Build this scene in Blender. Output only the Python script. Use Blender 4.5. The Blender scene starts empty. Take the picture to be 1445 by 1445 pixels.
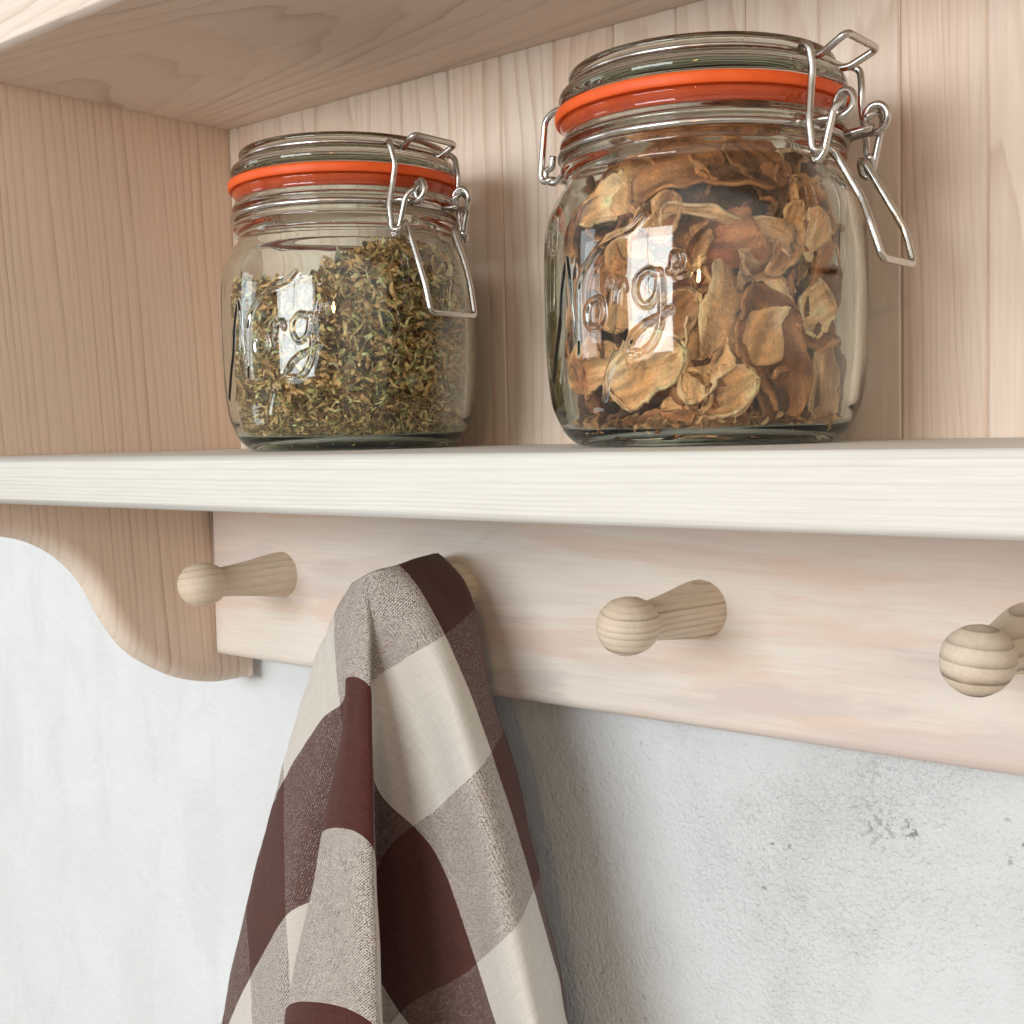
import bpy, bmesh, math, random
import numpy as np
from mathutils import Vector, Matrix, noise
SC = bpy.context.scene
COL = SC.collection

# ---------------------------------------------------------------- camera
cam_d = bpy.data.cameras.new('camera'); cam = bpy.data.objects.new('camera', cam_d); COL.objects.link(cam)
CR, CU, CF = Vector((.7695, .6383, -.0228)), Vector((-.0230, .0635, .9977)), Vector((-.6382, .7672, -.0635))
cam.matrix_world = Matrix(((CR.x, CU.x, -CF.x, .5591), (CR.y, CU.y, -CF.y, -.2728), (CR.z, CU.z, -CF.z, .0057), (0, 0, 0, 1)))
cam_d.sensor_width = 36; cam_d.lens = 44.1; cam_d.clip_start = .01; cam_d.clip_end = 50
SC.camera = cam

# ---------------------------------------------------------------- render settings
SC.render.engine = 'CYCLES'
cy = SC.cycles
cy.use_denoising = True
try: cy.denoiser = 'OPENIMAGEDENOISE'
except Exception: pass
cy.max_bounces = 24; cy.diffuse_bounces = 6; cy.glossy_bounces = 8; cy.transmission_bounces = 20; cy.transparent_max_bounces = 16
cy.caustics_reflective = True; cy.caustics_refractive = True; cy.sample_clamp_indirect = 6; cy.blur_glossy = .3
SC.view_settings.view_transform = 'Standard'; SC.view_settings.look = 'None'
SC.view_settings.exposure = 0; SC.view_settings.gamma = 1; SC.view_settings.use_curve_mapping = False

# ---------------------------------------------------------------- the room's own dim light: ceiling pale, floor brown, walls between
W = bpy.data.worlds.new('World'); SC.world = W; W.use_nodes = True
wn, wl = W.node_tree.nodes, W.node_tree.links
wn.clear()
o_ = wn.new('ShaderNodeOutputWorld'); bg = wn.new('ShaderNodeBackground'); tc = wn.new('ShaderNodeTexCoord')
sx = wn.new('ShaderNodeSeparateXYZ'); rp = wn.new('ShaderNodeValToRGB'); mr = wn.new('ShaderNodeMapRange')
nz = wn.new('ShaderNodeTexNoise'); nz.inputs['Scale'].default_value = 1.7; nz.inputs['Detail'].default_value = 2
mx = wn.new('ShaderNodeMix'); mx.data_type = 'RGBA'; mx.blend_type = 'MULTIPLY'; mx.inputs[0].default_value = 1
nr = wn.new('ShaderNodeMapRange'); nr.inputs[1].default_value = .35; nr.inputs[2].default_value = .65; nr.inputs[3].default_value = .35; nr.inputs[4].default_value = 1.6
mr.inputs[1].default_value = -1; mr.inputs[2].default_value = 1
wl.new(tc.outputs['Generated'], sx.inputs[0]); wl.new(sx.outputs['Z'], mr.inputs[0]); wl.new(mr.outputs[0], rp.inputs[0])
e = rp.color_ramp.elements
e[0].position = .25; e[0].color = (.35, .285, .235, 1); e[1].position = .8; e[1].color = (.61, .575, .525, 1)
k = e.new(.5); k.color = (.43, .395, .355, 1)
wl.new(tc.outputs['Generated'], nz.inputs['Vector']); wl.new(nz.outputs[0], nr.inputs[0])
wl.new(rp.outputs[0], mx.inputs[6]); wl.new(nr.outputs[0], mx.inputs[7]); wl.new(mx.outputs[2], bg.inputs[0])
bg.inputs[1].default_value = 1.3
wl.new(bg.outputs[0], o_.inputs[0])

# ---------------------------------------------------------------- lamps: daylight through two windows, one small warm bulb
def area(name, loc, target, sx, sy, power, col):
    d = bpy.data.lights.new(name, 'AREA'); d.shape = 'RECTANGLE'; d.size = sx; d.size_y = sy; d.energy = power; d.color = col
    o = bpy.data.objects.new(name, d); COL.objects.link(o); o.location = loc
    o.rotation_euler = (Vector(target) - Vector(loc)).to_track_quat('-Z', 'Y').to_euler()
    return o
area('window_light', (-.17, -1.9, .28), (-.1, .1, .12), .57, .62, 14.6, (.93, .97, 1))
area('window_light', (.42, -1.9, .28), (.42, .1, .12), .57, .62, 14.6, (.93, .97, 1))
area('side_window_light', (-2.3, -1.65, .42), (.2, .1, .0), .75, .9, 9, (.86, .94, 1))
ld = bpy.data.lights.new('bulb_light', 'POINT'); ld.energy = 5.0; ld.color = (1, .56, .22); ld.shadow_soft_size = .03
lo = bpy.data.objects.new('bulb_light', ld); COL.objects.link(lo); lo.location = (1.02, -1.2, .22)

# ---------------------------------------------------------------- helpers
def thing(name, label, cat, loc=(0, 0, 0), group=None):
    o = bpy.data.objects.new(name, None); COL.objects.link(o); o.location = loc; o.empty_display_size = .02
    return tag(o, label, cat, group)
def tag(o, label=None, cat=None, group=None, kind=None):
    if label: o['label'] = label
    if cat: o['category'] = cat
    if group: o['group'] = group
    if kind: o['kind'] = kind
    return o
def mesh_obj(name, V, F, mat, parent=None, smooth=True, attrs=None):
    me = bpy.data.meshes.new(name); me.from_pydata([tuple(v) for v in V], [], [tuple(f) for f in F]); me.update()
    if smooth: me.polygons.foreach_set('use_smooth', [True] * len(me.polygons))
    if attrs:
        for an, (typ, vals) in attrs.items():
            if typ == 'COLOR':
                a = me.color_attributes.new(an, 'FLOAT_COLOR', 'POINT'); a.data.foreach_set('color', np.asarray(vals, np.float32).ravel())
            else:
                a = me.attributes.new(an, 'FLOAT_VECTOR', 'POINT'); a.data.foreach_set('vector', np.asarray(vals, np.float32).ravel())
    me.materials.append(mat)
    o = bpy.data.objects.new(name, me); COL.objects.link(o)
    if parent: o.parent = parent
    return o
def bm_obj(name, bm, mat, parent=None, smooth=False):
    me = bpy.data.meshes.new(name); bm.normal_update(); bm.to_mesh(me); bm.free()
    me.materials.append(mat)
    if smooth: me.polygons.foreach_set('use_smooth', [True] * len(me.polygons))
    o = bpy.data.objects.new(name, me); COL.objects.link(o)
    if parent: o.parent = parent
    return o
def catmull(P, n=8, closed=False):
    P = [np.array(p, float) for p in P]; out = []; m = len(P)
    for i in range(m if closed else m - 1):
        p0 = P[(i - 1) % m] if closed or i > 0 else 2 * P[0] - P[1]
        p1, p2 = P[i], P[(i + 1) % m]
        p3 = P[(i + 2) % m] if closed or i + 2 < m else 2 * P[-1] - P[-2]
        for k in range(n):
            t = k / n
            out.append(.5 * (2 * p1 + (p2 - p0) * t + (2 * p0 - 5 * p1 + 4 * p2 - p3) * t * t + (3 * p1 - p0 - 3 * p2 + p3) * t ** 3))
    if not closed: out.append(P[-1])
    return out
def rounded(P, r, n=5):
    """polyline with its corners rounded"""
    P = [np.array(p, float) for p in P]; out = [P[0]]
    for i in range(1, len(P) - 1):
        a, b, c = P[i - 1], P[i], P[i + 1]
        la, lc = np.linalg.norm(a - b), np.linalg.norm(c - b)
        q = min(r, la * .48, lc * .48); s, e_ = b + (a - b) / la * q, b + (c - b) / lc * q
        for k in range(n + 1):
            t = k / n; out.append((1 - t) ** 2 * s + 2 * t * (1 - t) * b + t * t * e_)
    out.append(P[-1]); return out
def tube(V, F, P, r, seg=12, closed=False):
    P = [np.array(p, float) for p in P]
    Q = [P[0]]
    for p in P[1:]:
        if np.linalg.norm(p - Q[-1]) > 1e-6: Q.append(p)
    P = Q; m = len(P); base = len(V)
    T = [(P[(i + 1) % m] - P[(i - 1) % m]) if closed else (P[min(i + 1, m - 1)] - P[max(i - 1, 0)]) for i in range(m)]
    T = [t / (np.linalg.norm(t) + 1e-12) for t in T]
    a = np.array((0, 0, 1.)) if abs(T[0][2]) < .9 else np.array((1., 0, 0))
    nrm = np.cross(T[0], a); nrm /= np.linalg.norm(nrm)
    for i in range(m):
        nrm = nrm - T[i] * (nrm @ T[i]); nrm /= np.linalg.norm(nrm) + 1e-12
        b = np.cross(T[i], nrm)
        for k in range(seg):
            an = 2 * math.pi * k / seg
            V.append(P[i] + r * (math.cos(an) * nrm + math.sin(an) * b))
    for i in range(m if closed else m - 1):
        for k in range(seg):
            j = (i + 1) % m
            F.append((base + i * seg + k, base + i * seg + (k + 1) % seg, base + j * seg + (k + 1) % seg, base + j * seg + k))
    if not closed:
        F.append(tuple(base + k for k in range(seg - 1, -1, -1))); F.append(tuple(base + (m - 1) * seg + k for k in range(seg)))
def lathe(prof, seg=128, closed_profile=False):
    V, F = [], []; m = len(prof)
    for (r, z) in prof:
        for k in range(seg):
            a = 2 * math.pi * k / seg; V.append((r * math.sin(a), -r * math.cos(a), z))
    for i in range(m if closed_profile else m - 1):
        j = (i + 1) % m
        for k in range(seg):
            k2 = (k + 1) % seg; F.append((i * seg + k, i * seg + k2, j * seg + k2, j * seg + k))
    if not closed_profile:
        F.append(tuple(k for k in range(seg - 1, -1, -1))); F.append(tuple((m - 1) * seg + k for k in range(seg)))
    return V, F

# ---------------------------------------------------------------- materials
class NT:
    def __init__(s, name):
        s.m = bpy.data.materials.new(name); s.m.use_nodes = True; s.t = s.m.node_tree; s.n = s.t.nodes; s.l = s.t.links
        s.n.clear(); s.out = s.n.new('ShaderNodeOutputMaterial')
    def node(s, typ, **kw):
        n = s.n.new(typ)
        for k, v in kw.items(): setattr(n, k, v)
        return n
    def put(s, sock, v):
        if isinstance(v, bpy.types.NodeSocket): s.l.new(v, sock)
        elif v is not None: sock.default_value = v
    def math(s, op, a, b=None, c=None, clamp=False):
        n = s.node('ShaderNodeMath', operation=op, use_clamp=clamp); s.put(n.inputs[0], a); s.put(n.inputs[1], b); s.put(n.inputs[2], c); return n.outputs[0]
    def vmath(s, op, a, b=None):
        n = s.node('ShaderNodeVectorMath', operation=op); s.put(n.inputs[0], a); s.put(n.inputs[1], b); return n.outputs[0]
    def noise(s, vec, scale, detail=3, rough=.5, dist=0):
        n = s.node('ShaderNodeTexNoise'); s.put(n.inputs['Vector'], vec); n.inputs['Scale'].default_value = scale; n.inputs['Detail'].default_value = detail
        n.inputs['Roughness'].default_value = rough; n.inputs['Distortion'].default_value = dist; return n.outputs[0]
    def remap(s, v, a, b, c=0., d=1.):
        n = s.node('ShaderNodeMapRange'); s.put(n.inputs[0], v); n.inputs[1].default_value = a; n.inputs[2].default_value = b; n.inputs[3].default_value = c; n.inputs[4].default_value = d; return n.outputs[0]
    def mix(s, f, a, b, blend='MIX'):
        n = s.node('ShaderNodeMix', data_type='RGBA', blend_type=blend); s.put(n.inputs[0], f); s.put(n.inputs[6], a); s.put(n.inputs[7], b); return n.outputs[2]
    def xyz(s, v):
        n = s.node('ShaderNodeSeparateXYZ'); s.put(n.inputs[0], v); return n.outputs
    def vec(s, x, y, z):
        n = s.node('ShaderNodeCombineXYZ'); s.put(n.inputs[0], x); s.put(n.inputs[1], y); s.put(n.inputs[2], z); return n.outputs[0]
    def bump(s, h, strength, dist):
        n = s.node('ShaderNodeBump'); n.inputs['Strength'].default_value = strength; n.inputs['Distance'].default_value = dist; s.put(n.inputs['Height'], h); return n.outputs[0]
    def bsdf(s, col, rough, normal=None, metal=0, spec=.4, **kw):
        n = s.node('ShaderNodeBsdfPrincipled'); s.put(n.inputs['Base Color'], col); s.put(n.inputs['Roughness'], rough); s.put(n.inputs['Metallic'], metal)
        n.inputs['Specular IOR Level'].default_value = spec
        if normal: s.put(n.inputs['Normal'], normal)
        for k, v in kw.items(): s.put(n.inputs[k], v)
        s.l.new(n.outputs[0], s.out.inputs[0]); return n
    def obj(s): return s.node('ShaderNodeTexCoord').outputs['Object']
    def attr(s, name): return s.node('ShaderNodeAttribute', attribute_name=name)

def c4(*c): return (*c, 1)
def wood(name, axis, light, dark, stain, pith=(.05, .09), freq=260, wob=.006, line=.6, stains=.35, rough=.55, tilt=(0, 0), blot=9., spread=.035, tide=.0, patch=None, edge_col=None):
    """whitewashed pine: growth rings round a pith that runs along `axis`, washed over with thin white paint"""
    t = NT(name)
    p = t.vmath('ADD', t.obj(), t.attr('board').outputs['Vector'])
    x, y, z = t.xyz(p)
    L, U, Vv = {'x': (x, y, z), 'y': (y, x, z), 'z': (z, x, y)}[axis]
    st = t.vec(t.math('MULTIPLY', L, .16), U, Vv)                    # stretched along the grain
    n1 = t.noise(st, 22, 2, .5); n2 = t.noise(st, 70, 2, .5)
    wobv = t.math('ADD', t.math('MULTIPLY', t.math('SUBTRACT', n1, .5), wob * 2), t.math('MULTIPLY', t.math('SUBTRACT', n2, .5), wob * .45))
    u = t.math('SUBTRACT', t.math('ADD', U, t.math('MULTIPLY', L, tilt[0])), pith[0])
    v = t.math('SUBTRACT', t.math('ADD', Vv, t.math('MULTIPLY', L, tilt[1])), pith[1])
    r = t.math('SQRT', t.math('ADD', t.math('MULTIPLY', u, u), t.math('MULTIPLY', v, v)))
    r = t.math('ADD', r, wobv)
    # ring spacing drifts from narrow to wide
    r2 = t.math('ADD', r, t.math('MULTIPLY', t.math('SINE', t.math('MULTIPLY', r, 140)), .0022))
    saw = t.math('FRACT', t.math('MULTIPLY', r2, freq))
    lineA = t.math('MULTIPLY', t.math('POWER', saw, 4), t.remap(saw, .93, 1.0, 1, 0))
    which = t.math('FLOOR', t.math('MULTIPLY', r2, freq))
    wh = t.node('ShaderNodeTexWhiteNoise', noise_dimensions='1D'); t.put(wh.inputs['W'], which)
    fib = t.noise(t.vec(t.math('MULTIPLY', L, .03), U, Vv), 900, 3, .6)
    wear = t.remap(t.noise(st, 40, 4, .6), .35, .68, .25, 1.0)
    amt = t.math('MULTIPLY', t.math('MULTIPLY', lineA, t.remap(wh.outputs[0], 0, 1, .25, 1.15)), t.math('MULTIPLY', wear, line), clamp=True)
    big = t.noise(t.vec(t.math('MULTIPLY', L, .22), U, Vv), blot, 4, .55, .4)
    edge = t.remap(big, .5 - spread, .5 + spread + .06, 0, stains)
    base = t.mix(edge, light, stain)
    if patch:
        s2 = t.noise(t.vec(t.math('MULTIPLY', L, .13), U, t.math('ADD', Vv, 3.3)), 34, 5, .62, .5); s3 = t.noise(t.vec(t.math('MULTIPLY', L, .16), U, t.math('ADD', Vv, 7.1)), 24, 5, .6, .7)
        base = t.mix(t.remap(s2, .50, .56, 0, .62), base, patch[0]); base = t.mix(t.remap(s3, .535, .575, 0, .6), base, patch[1])
    rim = t.math('MULTIPLY', t.remap(t.math('ABSOLUTE', t.math('SUBTRACT', big, .5 + spread)), 0, .012, 1, 0), t.remap(n1, .4, .6, 0, tide))
    base = t.mix(rim, base, dark)
    base = t.mix(t.math('MULTIPLY', t.remap(fib, .3, .75, 0, .22), 1), base, dark)
    col = t.mix(amt, base, dark)
    if edge_col:                                               # rounded-over edge mixed paler where its normal turns from x
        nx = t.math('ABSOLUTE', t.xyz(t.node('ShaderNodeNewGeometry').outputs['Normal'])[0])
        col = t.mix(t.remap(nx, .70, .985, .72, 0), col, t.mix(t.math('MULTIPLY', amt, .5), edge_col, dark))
    h = t.math('ADD', t.math('MULTIPLY', fib, .5), t.math('MULTIPLY', amt, -.9))
    t.bsdf(col, t.remap(fib, .2, .8, rough - .08, rough + .1), t.bump(h, .35, .0004), spec=.35)
    return t.m

M_BOARD = wood('pine_board', 'x', c4(.73, .72, .675), c4(.36, .34, .30), c4(.70, .67, .61), pith=(.02, .25), freq=520, wob=.0030, line=.62, stains=.4, blot=6)
M_TOP = wood('pine_top_board', 'x', c4(.79, .69, .605), c4(.45, .34, .27), c4(.75, .62, .53), pith=(.072, .2329), freq=170, wob=.008, line=1.0, stains=.4, tilt=(.0, -.12), blot=7)
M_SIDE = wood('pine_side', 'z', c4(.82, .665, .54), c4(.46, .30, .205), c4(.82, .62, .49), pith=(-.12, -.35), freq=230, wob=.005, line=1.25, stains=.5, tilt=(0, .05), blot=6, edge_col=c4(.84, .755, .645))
M_BACK = wood('pine_back', 'z', c4(.80, .705, .60), c4(.46, .29, .195), c4(.79, .61, .475), pith=(.0, .07), freq=300, wob=.008, line=1.1, stains=.6, tilt=(.04, .03), blot=8)
M_RAIL = wood('pine_rail', 'x', c4(.79, .75, .68), c4(.52, .39, .32), c4(.76, .635, .56), pith=(.30, -.075), freq=45, wob=.028, line=.42, stains=.8, blot=16, tilt=(.0, .02), spread=.05, tide=.0, patch=(c4(.74, .57, .47), c4(.64, .585, .56)))
M_PEGS = [wood('pine_peg', 'y', c4(.79, .685, .55), c4(.29, .225, .165), c4(.74, .60, .45), pith=(.0, .25), freq=330, wob=.0016, line=0.6, stains=.6, blot=30, rough=.6),
  wood('pine_peg', 'y', c4(.79, .685, .55), c4(.29, .225, .165), c4(.74, .60, .45), pith=(.0, .25), freq=330, wob=.0016, line=0.9, stains=.6, blot=30, rough=.6),
  wood('pine_peg', 'y', c4(.79, .685, .55), c4(.29, .225, .165), c4(.74, .60, .45), pith=(.0, .25), freq=360, wob=.0016, line=1.7, stains=.6, blot=30, rough=.6),
  wood('pine_peg', 'y', c4(.79, .685, .55), c4(.29, .225, .165), c4(.74, .60, .45), pith=(.0, .25), freq=270, wob=.0016, line=3.0, stains=.6, blot=30, rough=.6)]

def metal():
    t = NT('steel_wire'); n = t.noise(t.obj(), 300, 3, .6)
    t.bsdf(t.mix(n, c4(.50, .48, .45), c4(.66, .64, .61)), t.remap(n, .3, .7, .16, .30), metal=1)
    return t.m
M_WIRE = metal()
def glass(name, col):
    t = NT(name); g = t.node('ShaderNodeBsdfGlass'); g.inputs['Color'].default_value = col; g.inputs['IOR'].default_value = 1.5; g.inputs['Roughness'].default_value = .0
    w = t.noise(t.obj(), 38, 2, .5); t.l.new(t.bump(w, .10, .002), g.inputs['Normal'])
    t.l.new(g.outputs[0], t.out.inputs[0]); return t.m
M_GLASS = glass('jar_glass', c4(.965, .985, .968))
M_LID = glass('lid_glass', c4(.875, .895, .865))
def rubber():
    t = NT('orange_rubber'); n = t.noise(t.obj(), 120, 4, .6)
    t.bsdf(t.mix(t.remap(n, .3, .7), c4(.74, .088, .010), c4(.82, .12, .017)), .5, t.bump(n, .1, .0005), spec=.4)
    return t.m
M_RUBBER = rubber()
SMUDGE = [(.3640, -.1473, .015, .55), (.3770, -.1465, .007, .9), (.3610, -.1280, .012, .3), (.3090, -.1530, .013, .25), (.3480, -.1920, .012, .2)]
def wall_mat():
    t = NT('white_plaster'); p = t.obj(); x, y, z = t.xyz(p)
    right = t.remap(t.math('ADD', t.math('ADD', x, t.math('MULTIPLY', z, .35)), t.math('MULTIPLY', t.math('SUBTRACT', t.noise(p, 9, 2), .5), .16)), .10, .34)
    grain = t.noise(p, 560, 2, .55, .3); fine = t.noise(p, 900, 3, .6); mid = t.noise(p, 120, 3, .55); cloud = t.noise(p, 16, 5, .6); broad = t.noise(p, 5, 3, .5)
    patch = t.remap(t.noise(p, 30, 3, .6), .42, .62)
    pit = t.math('MULTIPLY', t.remap(grain, .255, .315, 1, 0), patch)
    amp = t.math('MULTIPLY', t.math('ADD', .14, t.math('MULTIPLY', right, .85)), t.remap(t.noise(p, 13, 3, .6), .38, .64, .3, 1.25))
    h = t.math('ADD', t.math('MULTIPLY', t.math('SUBTRACT', grain, .5), t.math('MULTIPLY', amp, t.math('ADD', .8, t.math('MULTIPLY', patch, .3)))), t.math('MULTIPLY', t.math('SUBTRACT', fine, .5), .10))
    h = t.math('ADD', h, t.math('MULTIPLY', mid, .3)); h = t.math('ADD', h, t.math('MULTIPLY', cloud, .45))
    fl = t.math('MULTIPLY', t.remap(t.noise(p, 260, 3, .7), .62, .68), t.remap(t.noise(p, 17, 3, .6), .53, .62))
    fl = t.math('MULTIPLY', fl, t.math('ADD', .12, t.math('MULTIPLY', right, .8)))
    base = t.mix(t.remap(cloud, .36, .66), c4(.715, .755, .775), c4(.755, .795, .815))
    # grey smudges with small dark chips where the paint has come away
    for (sx, sz, rad, k) in SMUDGE:
        dx = t.math('SUBTRACT', x, sx); dz = t.math('SUBTRACT', z, sz)
        near = t.remap(t.math('SQRT', t.math('ADD', t.math('MULTIPLY', dx, dx), t.math('MULTIPLY', dz, dz))), rad * .2, rad, 1, 0)
        chip = t.math('MULTIPLY', t.remap(t.math('ADD', t.noise(p, 340, 3, .7), t.math('MULTIPLY', near, .12)), .60, .68), near)
        fl = t.math('MAXIMUM', fl, t.math('MULTIPLY', chip, k)); fl = t.math('MAXIMUM', fl, t.math('MULTIPLY', t.math('MULTIPLY', near, mid), .06 * k))
    left_marks = t.noise(t.vec(t.math('MULTIPLY', x, 2.2), y, t.math('MULTIPLY', z, .8)), 12, 4, .6, .5)
    base = t.mix(t.math('MULTIPLY', t.remap(left_marks, .50, .62), .26), base, c4(.60, .625, .64))
    base = t.mix(t.math('MULTIPLY', t.remap(broad, .47, .6), .3), base, c4(.69, .705, .71))
    base = t.mix(fl, base, c4(.22, .22, .22))
    base = t.mix(t.math('MULTIPLY', t.math('MULTIPLY', pit, right), .18), base, c4(.36, .37, .37))  # pits darkened: their shading and dirt put into the colour
    t.bsdf(base, .85, t.bump(h, .8, .0032), spec=.2)
    return t.m
M_WALL = wall_mat()
def cloth_mat():
    t = NT('checked_linen'); uv = t.attr('weave'); x, y, _ = t.xyz(uv.outputs['Vector'])
    nn = t.noise(t.vec(x, y, 0.), 3.0, 2)
    a, b = x, y
    # soft, slightly wandering stripe borders
    ba = t.math('MODULO', t.math('ADD', t.math('FLOOR', a), 20), 2)           # 1 = brown warp
    bb = t.math('SUBTRACT', 1, t.math('MODULO', t.math('ADD', t.math('FLOOR', b), 20), 2))  # 1 = brown weft
    N = 104.
    ia = t.math('FLOOR', t.math('MULTIPLY', a, N)); ib = t.math('FLOOR', t.math('MULTIPLY', b, N))
    ts, tt, _ = t.xyz(t.attr('thread').outputs['Vector'])          # mm along and across the cloth
    tw = t.math('PINGPONG', t.math('ADD', t.math('MULTIPLY', t.math('ADD', ts, tt), 1.3), 400), 1)
    cross = t.math('PINGPONG', t.math('ADD', t.math('MULTIPLY', t.math('SUBTRACT', ts, tt), 1.3), 400), 1)
    tw = t.math('ADD', t.math('MULTIPLY', tw, .7), t.math('MULTIPLY', cross, .3))
    spk = t.remap(t.noise(t.obj(), 2300, 1, .5), .3, .7)
    tw = t.math('ADD', t.math('MULTIPLY', tw, .45), t.math('MULTIPLY', spk, .55))
    frac = t.math('SUBTRACT', t.math('ADD', t.math('MULTIPLY', ba, .70), t.math('MULTIPLY', bb, .47)), t.math('MULTIPLY', t.math('MULTIPLY', ba, bb), .17))
    soft = t.remap(t.math('SUBTRACT', t.math('SUBTRACT', t.math('MULTIPLY', frac, 1.24), .12), tw), -.05, .05)
    isb = t.mix(.82, t.vec(frac, frac, frac), t.vec(soft, soft, soft)); isb = t.xyz(isb)[0]
    warp_top = t.math('LESS_THAN', tw, .5)
    # slubs: thread to thread differences
    wa = t.node('ShaderNodeTexNoise', noise_dimensions='2D'); t.put(wa.inputs['Vector'], t.vec(t.math('MULTIPLY', a, 60), t.math('MULTIPLY', b, 3), 0.)); wa.inputs['Scale'].default_value = 1
    wb = t.node('ShaderNodeTexNoise', noise_dimensions='2D'); t.put(wb.inputs['Vector'], t.vec(t.math('MULTIPLY', a, 3), t.math('MULTIPLY', b, 60), 0.)); wb.inputs['Scale'].default_value = 1
    slub = t.xyz(t.mix(warp_top, wb.outputs[0], wa.outputs[0]))[0]
    brown = t.mix(t.remap(slub, .3, .7), c4(.060, .0165, .0115), c4(.10, .029, .021))
    white = t.mix(t.remap(slub, .3, .7), c4(.64, .60, .54), c4(.74, .70, .64))
    col = t.mix(isb, white, brown)
    fa = t.math('ABSOLUTE', t.math('SINE', t.math('MULTIPLY', ts, 4.2))); fb = t.math('ABSOLUTE', t.math('SINE', t.math('MULTIPLY', tt, 4.2)))
    h = t.math('ADD', t.math('MULTIPLY', fa, fb), t.math('MULTIPLY', warp_top, .3))
    h = t.math('ADD', h, slub)
    t.bsdf(col, .9, t.bump(h, .5, .0004), spec=.15, **{'Sheen Weight': .15})
    return t.m
M_CLOTH = cloth_mat()
def flake_mat(name, scale, gain):
    t = NT(name); col = t.attr('tint').outputs['Color']; n = t.noise(t.obj(), scale, 5, .65); n2 = t.noise(t.obj(), scale * 5, 3, .6)
    f = t.remap(n, .3, .7, 1 - gain, 1 + gain); f2 = t.remap(n2, .3, .7, .85, 1.15)
    c = t.mix(1., col, t.vec(f, f, f), 'MULTIPLY'); c = t.mix(1., c, t.vec(f2, f2, f2), 'MULTIPLY')
    t.bsdf(c, .75, t.bump(t.math('ADD', n, t.math('MULTIPLY', n2, .5)), .9, .0013), spec=.25, **{'Subsurface Weight': 0.})
    return t.m
M_HERB = flake_mat('dried_herb', 400, .3)
M_MUSH = flake_mat('dried_mushroom', 230, .22)

# ================================================================ SETTING
D, H, T, YR, ZR, YW = .1652, .1729, .0201, .1419, -.1113, .1761
def box_bm(x0, x1, y0, y1, z0, z1, bevel=0, seg=3, pick=None):
    bm = bmesh.new(); vs = [bm.verts.new((x, y, z)) for x in (x0, x1) for y in (y0, y1) for z in (z0, z1)]
    for f in ((0, 1, 3, 2), (4, 6, 7, 5), (0, 4, 5, 1), (2, 3, 7, 6), (0, 2, 6, 4), (1, 5, 7, 3)): bm.faces.new([vs[i] for i in f])
    bm.normal_update()
    if bevel:
        es = [e for e in bm.edges if pick is None or pick(*(v.co for v in e.verts))]
        bmesh.ops.bevel(bm, geom=es, offset=bevel, segments=seg, affect='EDGES', profile=.5)
        for f in bm.faces: f.smooth = True
    return bm
def soften(o):
    m = o.modifiers.new('wn', 'WEIGHTED_NORMAL'); m.keep_sharp = False; m.weight = 100
wall = bm_obj('wall', box_bm(-1.2, 1.6, YW, YW + .1, -1.2, 1.0), M_WALL)
tag(wall, 'rough white plaster wall behind and below the wooden shelf', 'wall', kind='structure')

# ================================================================ SHELF UNIT
shelf = thing('peg_shelf', 'whitewashed pine wall shelf with a rail of turned wooden pegs under it', 'shelf', (0, 0, 0))
XE = .84
b = bm_obj('shelf_board', box_bm(.0004, XE, 0, D - .0004, -T, 0, .0028, 4, lambda a, c: abs(a.y) < 1e-6 and abs(c.y) < 1e-6 and abs(a.z - c.z) < 1e-6), M_BOARD, shelf); soften(b)
b = bm_obj('shelf_board', box_bm(.0004, XE, .0093, D - .0004, H, H + .030, .003, 4, lambda a, c: abs(a.y - .0093) < 1e-6 and abs(c.y - .0093) < 1e-6 and abs(a.z - c.z) < 1e-6), M_TOP, shelf); soften(b)
# side panel: sawn scroll below, every edge of the scroll rounded over
prof = [(.004, -.0365), (.015, -.0366), (.0289, -.0383), (.0436, -.0426), (.0578, -.0511), (.071, -.0652), (.0812, -.0844), (.0918, -.1001), (.1054, -.1115), (.1245, -.122), (.145, -.1277), (.1600, -.1287), (.1690, -.1287)]
pc = [tuple(p) for p in catmull(prof, 6)]
pts = [(.1690, .235), (.0, .235), (.0, -.0330)] + pc
def side_panel(x0, x1, name):
    bm = bmesh.new(); A = [bm.verts.new((x0, y, z)) for y, z in pts]; B = [bm.verts.new((x1, y, z)) for y, z in pts]; n = len(pts)
    bm.faces.new(A); bm.faces.new(B[::-1])
    for i in range(n): bm.faces.new((A[i], B[i], B[(i + 1) % n], A[(i + 1) % n]))
    bmesh.ops.recalc_face_normals(bm, faces=bm.faces)
    es = [e for e in bm.edges if abs(e.verts[0].co.x - e.verts[1].co.x) < 1e-7 and all(v.co.z < -.0328 and v.co.y < .1689 for v in e.verts)]
    bmesh.ops.bevel(bm, geom=es, offset=.0088, segments=6, affect='EDGES', profile=.5, clamp_overlap=False)
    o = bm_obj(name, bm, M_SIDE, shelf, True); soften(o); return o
side_panel(-.0195, 0, 'side_panel')
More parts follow.
